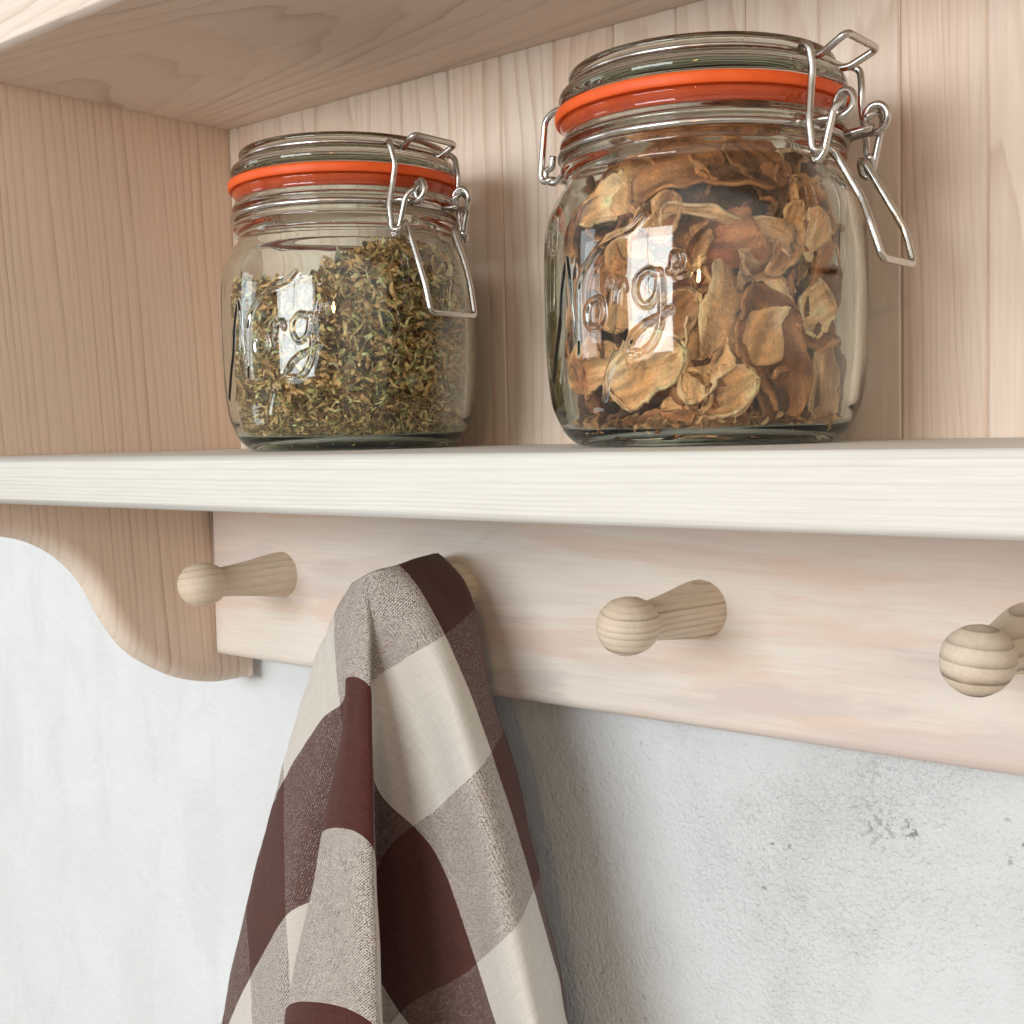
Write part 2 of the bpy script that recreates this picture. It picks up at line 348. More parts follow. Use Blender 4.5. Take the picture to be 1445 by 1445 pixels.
# back: tongue-and-groove boards
V, F, BA = [], [], []
rnd = random.Random(4)
xs = [0.0004] + [.0082 + .0308 * i for i in range(27)]
for i in range(len(xs) - 1):
    x0, x1 = xs[i], xs[i + 1]; off = (rnd.uniform(-3, 3), rnd.uniform(-.02, .02) - (x0 + x1) / 2 + rnd.uniform(-.03, .03), rnd.uniform(-2, 2))
    off = (rnd.uniform(-.05, .05) - x0, rnd.uniform(-.03, .03), rnd.uniform(-2, 2)); g = .0007 if i % 2 else .0004; dep = .0011 if i % 2 else .0006
    base = len(V); z0, z1 = -T + .0004, H + .029
    for z in (z0, z1):
        for (x, y) in ((x0, D + dep), (x0 + g, D + .0003), (x0 + g * 1.8, D), (x1 - g * 1.8, D), (x1 - g, D + .0003), (x1, D + dep), (x1, D + .0089), (x0, D + .0089)): V.append((x, y, z)); BA.append(off)
    for k in range(8): F.append((base + k, base + (k + 1) % 8, base + 8 + (k + 1) % 8, base + 8 + k))
    F.append(tuple(base + k for k in range(7, -1, -1))); F.append(tuple(base + 8 + k for k in range(8)))
mesh_obj('back_panel', V, F, M_BACK, shelf, False, {'board': ('VEC', BA)})
b = bm_obj('peg_rail', box_bm(.0006, XE, YR, D + .006, ZR, -T - .0004, .0052, 5, lambda a, c: (abs(a.y - YR) < 1e-6 and abs(c.y - YR) < 1e-6 and (a.z + c.z < -.15 or abs(a.z - c.z) > .05))), M_RAIL, shelf); soften(b)
# pegs
pp = [(-.006, .0113), (.0, .0114), (.003, .0113), (.009, .0106), (.017, .0094), (.026, .0083), (.034, .0075), (.0395, .0071), (.0410, .0071), (.0414, .0080), (.0424, .0091), (.0450, .0100), (.0490, .0105), (.0525, .0104), (.0560, .0092), (.0590, .0068), (.0608, .0040), (.0615, .0012), (.0616, .0001)]
PEGX = [.0608 + .1234 * i for i in range(4)]
for i in range(4):
    x = PEGX[i] - (.0025 if i == 1 else 0); z = -.0639 + (.0003 if i == 1 else 0)
    ps = [(r, s) for s, r in pp]; V0, F0 = lathe(ps, 48)
    rr = random.Random(i + 11); ang = (-.15, .3, .12, .05)[i]
    V = [(vx, -vz, vy) for vx, vy, vz in V0]; M_PEG = M_PEGS[i]
    sk = ((1.0, .0, .3, .55)[i])
    o = mesh_obj('peg', V, [f[::-1] for f in F0], M_PEG, shelf, True, {'board': ('VEC', [(rr.uniform(-.01, .01), rr.uniform(0, 1), .03 * i + sk * .01)] * len(V))})
    o.location = (x, YR, z); o.rotation_euler = (0, ang, 0)

# ================================================================ JARS
def cr_profile(P, n): return [tuple(p) for p in catmull(P, n)]
IN = [(.0, .0036), (.030, .0036), (.0435, .0054), (.0474, .0108), (.0487, .0210), (.0496, .034), (.0500, .052), (.0497, .066), (.0480, .076), (.0440, .0845), (.0416, .090), (.0410, .098), (.0408, .1082)]
INR = np.array(IN[1:])
def inner_r(z): return np.interp(z, INR[:, 1], INR[:, 0])
STROKES = [
 [(-24.0, 22.3), (-20.5, 27), (-17.5, 33), (-14, 40.7), (-12, 50.4), (-8.6, 60.0), (-7.2, 57), (-6.1, 50.0), (-4.6, 41), (-3.2, 30.2), (-2.5, 33), (-2.0, 42), (-1.0, 51.6), (5.2, 59.3), (13.4, 63.9), (20.7, 66.1), (24.7, 69.7)],
 [(8.0, 46.3), (4.2, 45.2), (2.3, 42.2), (3.2, 38.6), (6.2, 37.6), (9.4, 39.2), (10.4, 42.4), (9.2, 45.6), (8.0, 46.3)],
 [(12.4, 49.5), (13.4, 51.4), (14.6, 49.0), (14.3, 44.5), (15.4, 49.0), (18.2, 50.6), (19.0, 48.4)],
 [(29.6, 52.2), (26.8, 53.2), (23.6, 51.2), (22.6, 47.2), (24.4, 43.4), (27.4, 43.4), (29.6, 46.6), (30.6, 52.7), (31.1, 45), (30.6, 38.0), (28.4, 32.5), (24.2, 28.9), (20.2, 27.9), (19.0, 30.0), (21.4, 34.2), (25.4, 37.4), (29.4, 38.9), (33.0, 41.2)],
 [(23.8, 28.7), (19.0, 29.2), (15.2, 27.0), (11.5, 22.6), (8.3, 15.5)],
 [(33.6, 52.6), (36.0, 53.8), (37.6, 55.6), (36.9, 57.8), (35.2, 56.8), (34.8, 53.4), (36.4, 50.9), (39.2, 51.4)]]
def emboss(ang, z, rot):
    """height of the raised script at the jar-surface points (degrees, mm)"""
    R0 = 53.9; X = np.radians(ang - rot) * R0; h = np.zeros_like(X); far = np.full_like(X, 1e9)
    for s in STROKES:
        P = np.array(catmull([(math.radians(a) * R0, q) for a, q in s], 10))
        for i in range(len(P) - 1):
            a, b = P[i], P[i + 1]; d = b - a; L = d @ d + 1e-9
            m = (X > min(a[0], b[0]) - 4) & (X < max(a[0], b[0]) + 4) & (z > min(a[1], b[1]) - 4) & (z < max(a[1], b[1]) + 4)
            if not m.any(): continue
            x_, z_ = X[m], z[m]; t = np.clip(((x_ - a[0]) * d[0] + (z_ - a[1]) * d[1]) / L, 0, 1)
            dd = np.hypot(x_ - a[0] - t * d[0], z_ - a[1] - t * d[1]); far[m] = np.minimum(far[m], dd)
    return .00055 * np.exp(-(far / .85) ** 2.2)
OUT_LOW = [(.0, .0012), (.036, .0012), (.0405, .0003), (.0440, .0014), (.0478, .0050), (.0505, .0105), (.0520, .0150), (.0533, .026), (.0538, .040), (.0539, .055), (.0535, .068), (.0523, .0755), (.0495, .0820), (.0463, .0868), (.0453, .0892), (.0462, .0912), (.0475, .0928), (.0472, .0945), (.0463, .0958), (.0463, .0976), (.0470, .0992), (.0477, .1003), (.0474, .1018), (.0464, .1032), (.0462, .1048), (.0468, .1060), (.0474, .1072), (.0470, .1083), (.0462, .1086)]
def jar_body(rot, parent):
    prof = cr_profile(OUT_LOW, 5)
    # refine where the writing is
    q = [prof[0]]
    for p in prof[1:]:
        d = math.hypot(p[0] - q[-1][0], p[1] - q[-1][1]); n = int(d / .00038) if .011 < p[1] < .074 else 1
        a = q[-1]
        for k in range(1, max(n, 1) + 1): q.append((a[0] + (p[0] - a[0]) * k / max(n, 1), a[1] + (p[1] - a[1]) * k / max(n, 1)))
    q = np.array(q); q[:, 0] = np.maximum(q[:, 0], .00005)
    th = np.concatenate([np.arange(-32, 48, .28), np.arange(48, 328, 3.0)]) + rot
    nq, nt = len(q), len(th)
    AA, ZZ = np.meshgrid(th, q[:, 1] * 1000); RR = np.repeat(q[:, 0:1], nt, 1)
    hh = emboss(AA.ravel(), ZZ.ravel(), rot).reshape(AA.shape); hh[RR < .05] = 0
    RR = RR + hh; a = np.radians(AA)
    V = np.stack([RR * np.sin(a), -RR * np.cos(a), ZZ / 1000], -1).reshape(-1, 3)
    F = []
    idx = np.arange(nq * nt).reshape(nq, nt); nx = np.roll(idx, -1, 1)
    F += np.stack([idx[:-1], nx[:-1], nx[1:], idx[1:]], -1).reshape(-1, 4).tolist()
    F.append(list(idx[0][::-1]))
    inn = np.array(cr_profile(IN, 4))[::-1]; inn[:, 0] = np.maximum(inn[:, 0], .00005)
    aa = np.radians(th); base = len(V); ni = len(inn)
    Vi = np.stack([inn[:, 0:1] * np.sin(aa), -inn[:, 0:1] * np.cos(aa), np.repeat(inn[:, 1:2], nt, 1)], -1).reshape(-1, 3)
    id2 = np.arange(ni * nt).reshape(ni, nt) + base; n2 = np.roll(id2, -1, 1)
    F += np.stack([idx[-1], nx[-1], n2[0], id2[0]], -1).tolist()
    F += np.stack([id2[:-1], n2[:-1], n2[1:], id2[1:]], -1).reshape(-1, 4).tolist()
    F.append(list(id2[-1]))
    return mesh_obj('body', np.concatenate([V, Vi]).tolist(), F, M_GLASS, parent)
LID = [(.0, .1122), (.036, .1122), (.0385, .1112), (.0405, .1122), (.0455, .1124), (.0470, .1130), (.0477, .1148), (.0476, .1166), (.0468, .1180), (.0445, .1190), (.0428, .1198), (.0424, .1208), (.0430, .1217), (.0440, .1224), (.0442, .1234), (.0437, .1243), (.0424, .1247), (.0405, .1243), (.0375, .1215), (.034, .1196), (.025, .1185), (.0, .1183)]
def jar(loc, label, rot, K, parent_name='clip_top_jar'):
    """K: (bail outward, lever list) - the clip faces +x, the hinge -x"""
    j = thing(parent_name, label, 'jar', loc, 'clip-top jars standing on the shelf')
    jar_body(rot, j)
    lp = [(max(r, .00004), z) for r, z in cr_profile(LID, 4)]
    V, F = lathe(lp, 160); mesh_obj('lid', V, F, M_LID, j)
    # rubber ring with a thick outer lip
    rp_ = [(.0420, .1038), (.0446, .1036), (.0454, .1060), (.0468, .1084), (.0484, .1081), (.0490, .1090), (.0491, .1108), (.0487, .1117), (.0478, .1119), (.0470, .1123), (.0420, .1124)]
    V, F = lathe(cr_profile(rp_ + [rp_[0]], 3)[:-1], 160, True); mesh_obj('rubber_seal', V, F, M_RUBBER, j)
    wr = .0012
    # wire round the neck with two eyelets and the hinge loops
    V, F = [], []
    tube(V, F, [(.0474 * math.cos(a), .0474 * math.sin(a), .0972) for a in np.linspace(0, 2 * math.pi, 120, endpoint=False)], wr, 10, True)
    ex, ez, ey = K['eye']
    for s in (-1, 1):
        path = [(.0435, s * .0185, .0973), (.0475, s * (ey + .003), .0978), (ex - .001, s * (ey + .0014), ez - .0042)]
        for a in np.linspace(-1.35, 4.3, 18): path.append((ex + .0033 * math.cos(a), s * (ey + .0012 - .0006 * (a + 1.35)), ez + .0038 * math.sin(a)))
        path.append((.0470, s * (ey - .0035), .0975))
        tube(V, F, catmull(path, 3), wr, 10)
        hp = [(-.0455, s * .0150, .0972), (-.0500, s * .0115, .0960), (-.0550, s * .0098, .0945), (-.0590, s * .0094, .0962), (-.0588, s * .0094, .0992), (-.0562, s * .0096, .1002), (-.0552, s * .0100, .1040)]
        tube(V, F, catmull(hp, 5), wr, 10)
    mesh_obj('neck_wire', V, F, M_WIRE, j)
    # hinge at the back of the lid
    V, F = [], []
    hp = [(-.0405, -.0105, .1198), (-.0545, -.0105, .1192), (-.0582, -.0105, .1165), (-.0606, -.0105, .0975), (-.0592, -.0105, .0950), (-.0560, -.0105, .0958), (-.0560, .0105, .0958), (-.0592, .0105, .0950), (-.0606, .0105, .0975), (-.0582, .0105, .1165), (-.0545, .0105, .1192), (-.0405, .0105, .1198)]
    tube(V, F, rounded(hp, .0028), wr, 10); mesh_obj('hinge', V, F, M_WIRE, j)
    # tab on the lid that the bail hooks over, held by a wire in the lid's groove
    V, F = [], []
    t = K['tab']
    hp = [(.0405, -.0085, .1200), (t[0][0], -t[0][1], t[0][2]), (t[1][0], -t[1][1], t[1][2]), (t[1][0], t[1][1], t[1][2]), (t[0][0], t[0][1], t[0][2]), (.0405, .0085, .1200)]
    tube(V, F, rounded(hp, .0026), wr, 10)
    tube(V, F, [(.0434 * math.cos(a), .0434 * math.sin(a), .1206) for a in np.linspace(0, 2 * math.pi, 120, endpoint=False)], .0008, 8, True)
    mesh_obj('lid_wire', V, F, M_WIRE, j)
    # bail
    V, F = [], []
    B = K['bail']; left = [(x, -y, z) for x, y, z in B]; right = B[::-1]
    tube(V, F, rounded(left + right, .0020), wr, 10); mesh_obj('bail', V, F, M_WIRE, j)
    # lever
    V, F = [], []
    Lv = K['lever']; left = [(x, -y, z) for x, y, z in Lv]; right = Lv[::-1]
    tube(V, F, rounded(left + right, .0022), wr, 10); mesh_obj('lever', V, F, M_WIRE, j)
    return j
KL = dict(eye=(.0548, .1008, .0125), tab=[(.0440, .0105, .1182), (.0525, .0123, .1227)],
  bail=[(.0500, .0168, .0884), (.0512, .0185, .0868), (.0500, .0202, .0850), (.0474, .0206, .0862), (.0462, .0205, .0955), (.0466, .0188, .1040), (.0480, .0184, .1110), (.0460, .0190, .1188), (.0442, .0178, .1206), (.0435, .0150, .1203)],
  lever=[(.0525, .0095, .1000), (.0548, .0125, .1030), (.0556, .0155, .1012), (.0530, .0180, .0985), (.0490, .0186, .0852), (.0470, .0188, .0832), (.0455, .0184, .0850), (.0470, .0160, .0885), (.0486, .0138, .0894), (.0550, .0140, .0730), (.0578, .0135, .0640), (.0600, .0130, .0530)])
KR = dict(eye=(.0566, .1020, .0120), tab=[(.0475, .0095, .1182), (.0572, .0112, .1228)],
  bail=[(.0520, .0155, .0915), (.0530, .0172, .0892), (.0515, .0192, .0872), (.0500, .0198, .0885), (.0493, .0203, .0970), (.0488, .0175, .1090), (.0492, .0174, .1130), (.0484, .0180, .1190), (.0462, .0172, .1208), (.0440, .0150, .1203)],
  lever=[(.0545, .0090, .1015), (.0566, .0120, .1042), (.0575, .0150, .1022), (.0558, .0172, .0998), (.0527, .0176, .0870), (.0508, .0180, .0846), (.0490, .0176, .0862), (.0495, .0148, .0898), (.0526, .0110, .0890), (.0619, .0110, .0728), (.0654, .0130, .0652), (.0684, .0120, .0548)])
J1, J2 = (.1608, .1003, 0), (.3362, .0991, 0)
jar(J1, 'left clip-top glass jar with orange seal, partly filled with chopped dried herbs', 0, KL)
jar(J2, 'right clip-top glass jar with orange seal, packed with dried mushroom slices', -13.5, KR)

# ---------------------------------------------------------------- herbs (left jar): thousands of curled crumbs
rng = np.random.default_rng(7)
def herb():
    V, F, Cc = [], [], []
    ed = np.array((.7695, .638)); fd = np.array((.73, -.683))
    def top(x, y):
        s = (x * ed[0] + y * ed[1]) / .05
        u = np.clip((s + .22) / .5, 0, 1); return .0690 + .0125 * u * u * (3 - 2 * u) - .006 * np.clip(s - .45, 0, 1) + .0035 * noise.noise((x * 60, y * 60, 3))
    pal = np.array([(.40, .275, .13), (.50, .37, .19), (.30, .19, .085), (.215, .20, .075), (.145, .085, .04), (.56, .46, .25), (.17, .16, .08)])
    pw = np.array([.27, .15, .22, .12, .13, .05, .06])
    n = 0; HG = np.array((2.3, 2.14, 1.98))
    while n < 19000:
        ph = rng.uniform(0, 2 * math.pi); z = .0042 + .086 * rng.random()
        rmax = inner_r(z) - .0008
        r = rmax * (1 - .30 * rng.random() ** 1.6) if rng.random() < .72 else rmax * math.sqrt(rng.random())
        x, y = r * math.sin(ph), -r * math.cos(ph); tz = top(x, y)
        if z > tz: continue
        if r < rmax * .7 and z < tz - .012: continue
        n += 1
        low = z < .022 + .006 * noise.noise((x * 50, y * 50, 0))
        kind = rng.random()
        if low: L, w, curl = rng.uniform(.0015, .0045), rng.uniform(.0004, .0012), rng.uniform(-1, 1)
        elif kind < .025: L, w, curl = rng.uniform(.005, .008), rng.uniform(.0025, .0045), rng.uniform(-1, 1)
        else: L, w, curl = rng.uniform(.0026, .0095), rng.uniform(.0005, .0022), rng.uniform(-4.6, 4.6)
        A = rng.normal(size=3); A /= np.linalg.norm(A); Bv = np.cross(A, rng.normal(size=3)); Bv /= np.linalg.norm(Bv); N_ = np.cross(A, Bv)
        c = pal[rng.choice(7, p=pw)] * rng.uniform(.75, 1.25) * HG
        if kind < .025 and not low: c = np.array((.23, .20, .13)) * rng.uniform(.7, 1.2)
        if low and rng.random() < .5: c = c * .7 + np.array((.22, .22, .09)) * .3
        S = 5; base = len(V)
        a0 = -curl / 2; p = np.zeros(2); P2 = []
        for k in range(S + 1):
            a = a0 + curl * k / S; P2.append(p.copy()); p = p + np.array((math.cos(a), math.sin(a))) * L / S
        P2 = np.array(P2); P2 -= P2.mean(0); tw = rng.uniform(-1.2, 1.2)
        for k in range(S + 1):
            ww = w * (.45 + .55 * math.sin(math.pi * (k + .6) / (S + 1.2))); t = tw * (k / S - .5); side = Bv * math.cos(t) + N_ * math.sin(t)
            ctr = np.array((x, y, z)) + A * P2[k, 0] + N_ * P2[k, 1]
            for s in (-1, 0, 1):
                q = ctr + side * ww * s * .5 + N_ * (abs(s) * .25 * ww)
                rr = math.hypot(q[0], q[1]); lim = inner_r(max(q[2], .0050)) - .0004
                if rr > lim: q[0] *= lim / rr; q[1] *= lim / rr
                q[2] = max(q[2], .0040); V.append(q); Cc.append((*c * (1 + .12 * rng.normal()), 1))
        for k in range(S):
            for s in (0, 1): F.append((base + k * 3 + s, base + k * 3 + s + 1, base + k * 3 + s + 4, base + k * 3 + s + 3))
    # the packed middle of the heap
    base = len(V); nt, nz_ = 64, 30
    for i in range(nz_ + 1):
        for k in range(nt):
            a = 2 * math.pi * k / nt; f = i / nz_; rr = inner_r(.0075 + .05 * min(f * 1.2, 1)) * .74 * (1 if f < .8 else max(.02, (1 - f) / .2))
            x, y = rr * math.sin(a), -rr * math.cos(a); z = .0075 + min(f / .8, 1) * (top(x, y) - .005 - .0075)
            q = np.array((x, y, z)); d = .0022 * noise.noise(q * 260)
            V.append(q * (1 + d / max(rr, .01) * .6)); Cc.append((*np.array((.30, .20, .10)) * (1 + .6 * noise.noise(q * 900)), 1))
    for i in range(nz_):
        for k in range(nt): F.append((base + i * nt + k, base + i * nt + (k + 1) % nt, base + (i + 1) * nt + (k + 1) % nt, base + (i + 1) * nt + k))
    o = mesh_obj('dried_herbs', V, F, M_HERB, None, True, {'tint': ('COLOR', np.clip(Cc, 0, 1))}); o.location = J1
    tag(o, 'chopped brown and green dried herbs heaped inside the left jar', 'herbs', kind='stuff')
herb()

# ---------------------------------------------------------------- dried mushrooms (right jar): one object per slice
CAMAZ = 30.9
def slice_mesh(seed, L, Wd, curl, fold, ragged, kind, th=.0012):
    """one torn, shrivelled slice: local x along, y across, z = face"""
    nu, nv = 34, 20; P = []; E = []
    so = Vector((seed * 3.71, seed * 1.37, seed * .53))
    for i in range(nu + 1):
        u = -1 + 2 * i / nu
        if kind == 'stem': wv = (.42 + .58 * max(0, (u - .35) / .65) ** .8) * min(1, math.sqrt(max(0, 1 - u * u)) * 2.2 + .03)
        elif kind == 'cap': wv = math.sqrt(max(0, 1 - u * u)) * .98 + .02
        else: wv = min(1, math.sqrt(max(0, 1 - abs(u) ** 2.6)) + .02)
        e1 = 1 + ragged * (noise.noise(so + Vector((u * 1.7, 0, 0))) + .5 * noise.noise(so + Vector((u * 5.5, 2, 0)))+ .25 * noise.noise(so + Vector((u * 15, 2, 0))))
        e2 = 1 + ragged * (noise.noise(so + Vector((u * 1.7, 9, 0))) + .5 * noise.noise(so + Vector((u * 5.5, 7, 0)))+ .25 * noise.noise(so + Vector((u * 15, 4, 0))))
        for k in range(nv + 1):
            v = -1 + 2 * k / nv; w = wv * (e1 if v > 0 else e2)
            x = u * L / 2; y = v * w * Wd / 2
            q = Vector((x / .012, y / .012, 0)) + so
            z = Wd * .5 * fold * (abs(v * w) ** 2) + .0040 * noise.noise(q * .7) + .0011 * noise.noise(Vector((q.x * .8, q.y * 3.0, q.z))) + .0005 * noise.noise(Vector((q.x * 1.5, q.y * 8, q.z))) + .0004 * noise.noise(q * 6)
            e4 = max(abs(u), abs(v)) ** 6; z += e4 * .0028 * (1 if seed % 3 else -1) * (.6 + noise.noise(so + Vector((u * 4, v * 4, 3))))
            x += .0028 * noise.noise(q + Vector((5, 5, 5))); y += .0028 * noise.noise(q + Vector((8, 1, 5)))
            if abs(curl) > .05:
                R = L / curl; a = x / R; x, z = (R - z) * math.sin(a), R - (R - z) * math.cos(a)
            P.append((x, y, z)); E.append((u, v))
    return np.array(P), E, nu, nv, th
def mushroom(seed, d_az, z, depth, L, Wd, roll, yaw, pitch, tone, label, curl=1.2, fold=.5, ragged=.35, kind='torn', th=.0013):
    r_ = random.Random(seed)
    P, E, nu, nv, th = slice_mesh(seed, L, Wd, curl, fold, ragged, kind, th)
    az = math.radians(CAMAZ + d_az); out = Vector((math.sin(az), -math.cos(az), 0)); tan = Vector((math.cos(az), math.sin(az), 0)); up = Vector((0, 0, 1))
    B = Matrix((tan, up, out)).transposed()
    Rm = B @ Matrix.Rotation(yaw, 3, 'Y') @ Matrix.Rotation(pitch, 3, 'X') @ Matrix.Rotation(roll, 3, 'Z')
    Rn = np.array(Rm); rin = inner_r(z) - depth * .6 - .0015
    c = np.array(out) * rin + np.array((0, 0, z))
    Q = P @ Rn.T + c
    # pressed against the glass where it would poke through
    def press(Q, gap):
        zz = np.clip(Q[:, 2], .0043 + gap, .1040); rr = np.hypot(Q[:, 0], Q[:, 1]) + 1e-9; lim = inner_r(np.maximum(zz, .0065)) - .0003 - gap - jit
        k0 = lim - .007; new = np.where(rr > k0, lim - .007 * np.exp(-np.maximum(rr - k0, 0) / .007), rr)
        return np.stack([Q[:, 0] * new / rr, Q[:, 1] * new / rr, zz], -1)
    jit = r_.uniform(0, .0012)
    n = len(Q); idx = np.arange(n).reshape(nu + 1, nv + 1)
    G = Q.reshape(nu + 1, nv + 1, 3); du = np.gradient(G, axis=0); dv = np.gradient(G, axis=1); Nn = np.cross(du, dv); Nn /= np.linalg.norm(Nn, axis=2, keepdims=True) + 1e-12
    A = press(Q + Nn.reshape(-1, 3) * th / 2, 0); Bq = press(Q - Nn.reshape(-1, 3) * th / 2, .0007)
    V = np.concatenate([A, Bq]); F = []
    F += np.stack([idx[:-1, :-1], idx[1:, :-1], idx[1:, 1:], idx[:-1, 1:]], -1).reshape(-1, 4).tolist()
    F += (np.stack([idx[:-1, :-1], idx[:-1, 1:], idx[1:, 1:], idx[1:, :-1]], -1).reshape(-1, 4) + n).tolist()
    ring = list(idx[:, 0]) + list(idx[-1, 1:]) + list(idx[-2::-1, -1]) + list(idx[0, -2:0:-1])
    for k in range(len(ring)):
        a, b = int(ring[k]), int(ring[(k + 1) % len(ring)]); F.append((a, a + n, b + n, b))
    base, rim = (np.array(q) * (1.28, 1.10, 1.0) for q in TONES[tone]); base = np.array(base) * r_.uniform(.75, 1.05); rim = np.array(rim) * r_.uniform(.78, 1.0)
    so = Vector((seed * 1.1, 3, seed * .7)); Cc = []
    for side in (0, 1):
        for (u, v), p in zip(E, P):
            e_ = max(abs(u), abs(v)) ** 7
            g = .5 + .9 * noise.noise(so + Vector((p[0] * 80, p[1] * 80, side * 3)))
            st = .52 + .72 * (.5 + .9 * noise.noise(so + Vector((p[0] * 60, p[1] * 480, side))) + .5 * noise.noise(so + Vector((p[0] * 120, p[1] * 1300, side))))
            g = min(1, max(0, (g - .42) * 1.5 + e_ * .75)); Cc.append((*((base * (1 - g) + rim * g) * min(1.15, max(.45, st))), 1))
    o = mesh_obj('mushroom_slice', V.tolist(), F, M_MUSH, None, True, {'tint': ('COLOR', np.clip(Cc, 0, 1))}); o.location = J2
    tag(o, label, 'mushroom', 'dried mushroom slices in the right jar'); return o
TONES = {'cream': ((.66, .375, .17), (.96, .70, .42)), 'tan': ((.43, .195, .07), (.80, .50, .25)), 'brown': ((.27, .11, .04), (.54, .27, .11)), 'dark': ((.09, .04, .02), (.20, .10, .05)), 'red': ((.32, .105, .042), (.56, .26, .115)), 'grey': ((.38, .23, .12), (.66, .45, .26))}
HERO = [
 # d_az, z(mm), depth, L, W, roll, yaw, pitch, tone, kind, curl, fold, label
 (2, 87, 5, 46, 19, .05, 0, -.2, 'brown', 'torn', 1.4, .3, 'wide brown slice pressed against the glass at the top of the right jar'),
 (26, 85, 4, 24, 13, -.9, .2, 0, 'brown', 'torn', .9, .5, 'brown slice with a ragged pale edge, upper right under the lid'),
 (-27, 80, 4, 27, 10, 1.5, .2, .1, 'tan', 'torn', 1.0, .6, 'narrow tan slice standing upright, upper left of the right jar'),
 (5, 71, 1.5, 52, 8, -.22, 0, .1, 'cream', 'stem', 1.1, .4, 'long pale cream stem strip lying across the upper part of the right jar'),
 (-43, 76, 3, 20, 12, .2, 0, .2, 'cream', 'torn', .8, .3, 'small cream piece high against the left side of the right jar'),
 (3, 60, 4, 30, 17, .3, .2, -.3, 'red', 'cap', 1.2, .6, 'reddish brown crumpled slice in the middle, under the pale stem strip'),
 (22, 56, 3, 30, 12, .2, .1, .3, 'grey', 'cap', 1.5, .5, 'greyish tan curled cap slice right of the middle of the jar'),
 (34, 62, 4, 24, 9, 1.1, .2, .1, 'tan', 'torn', 1.2, .6, 'upright narrow tan slice at the right, above the largest brown slice'),
 (13, 40, 1.5, 29, 25, 1.2, .15, .1, 'cream', 'cap', 1.0, .55, 'large pale tan slice right of centre, the broadest pale face in the jar'),
 (29, 33, 2, 44, 19, -1.15, .1, 0, 'brown', 'torn', 1.0, .6, 'large leathery reddish brown slice standing at the right of the jar'),
 (48, 41, 3, 17, 13, .5, 0, 0, 'cream', 'torn', .8, .4, 'cream lump against the right side of the jar'),
 (47, 64, 3, 15, 9, 1.0, 0, 0, 'cream', 'torn', .9, .4, 'small oval cream piece high at the right side of the jar'),
 (-4, 26, 1, 26, 14, 1.1, 0, .1, 'cream', 'cap', .9, .5, 'bright cream slice with a thin curved edge, low and near the centre of the jar'),
 (-24, 22, 1, 32, 20, .35, 0, -.1, 'cream', 'torn', 1.1, .4, 'widest crumpled cream slice low at the left of the jar'),
 (-33, 52, 1.5, 26, 14, 1.4, .1, 0, 'cream', 'torn', .9, .4, 'pale cream slice behind the raised script on the left'),
 (-17, 66, 3, 22, 10, .8, 0, 0, 'tan', 'torn', 1.2, .5, 'tan curl above the raised script'),
 (10, 14, 1, 25, 12, .3, 0, -.2, 'cream', 'torn', 1.1, .5, 'crinkled pale slice near the bottom, right of centre'),
 (-20, 11, 1, 30, 6, .08, 0, 0, 'brown', 'stem', .9, .5, 'brown stick-like stem lying near the bottom left of the jar'),
 (0, 10, 1, 24, 10, -.25, 0, -.4, 'tan', 'torn', 1.1, .5, 'tan wedge lying flat near the bottom centre of the jar'),
 (57, 18, 3, 28, 17, 1.2, 0, 0, 'grey', 'cap', 1.1, .4, 'dull greyish slice at the lower right edge of the jar'),
 (-52, 25, 2, 24, 13, .1, 0, 0, 'tan', 'torn', 1.0, .5, 'tan slice against the lower left side of the jar'),
 (-14, 38, 3, 30, 13, .7, .2, .1, 'tan', 'torn', 1.3, .6, 'tan curled slice behind the lower loop of the script'),
 (18, 24, 5, 36, 12, -.9, .3, 0, 'dark', 'stem', 1.0, .5, 'dark brown strip leaning between the pale slice and the leathery one'),
 (-48, 45, 3, 30, 14, 1.3, 0, 0, 'brown', 'torn', 1.0, .5, 'brown slice at the left edge of the jar beside the script'),
]
for i, (da, z, dp, L, Wd, ro, ya, pi_, tone, kind, cu, fo, lab) in enumerate(HERO):
    hr = random.Random(50 + i)
    mushroom(i + 1, da, z / 1000, dp / 1000 + .0015, L / 1000 * 1.22, Wd / 1000 * 1.22, ro, ya + hr.uniform(-.5, .5), pi_ + hr.uniform(-.5, .5), tone, lab, cu * hr.choice((.9, 1.5, -.9)), fo * hr.choice((1.0, 1.9, -1.0)), .32, kind, .0009)
mr_ = random.Random(21)
for i in range(74):
    da = mr_.uniform(-180, 180) if i > 40 else mr_.uniform(-80, 80); z = mr_.uniform(10, 88)
    tone = mr_.choice(['brown', 'brown', 'dark', 'dark', 'red', 'brown', 'dark']) if i < 60 else mr_.choice(['tan', 'cream'])  # dark tones on the deep slices put the gaps' shade into the colour
    mushroom(100 + i, da, z / 1000, mr_.uniform(13, 30) / 1000, mr_.uniform(28, 46) / 1000, mr_.uniform(14, 26) / 1000, mr_.uniform(-1.6, 1.6), mr_.uniform(-.6, .6), mr_.uniform(-.6, .6), tone,
             'shrivelled slice packed among and behind the larger slices in the right jar', mr_.uniform(.6, 2), mr_.uniform(.2, .8), .4, mr_.choice(['torn', 'cap', 'torn', 'stem']))
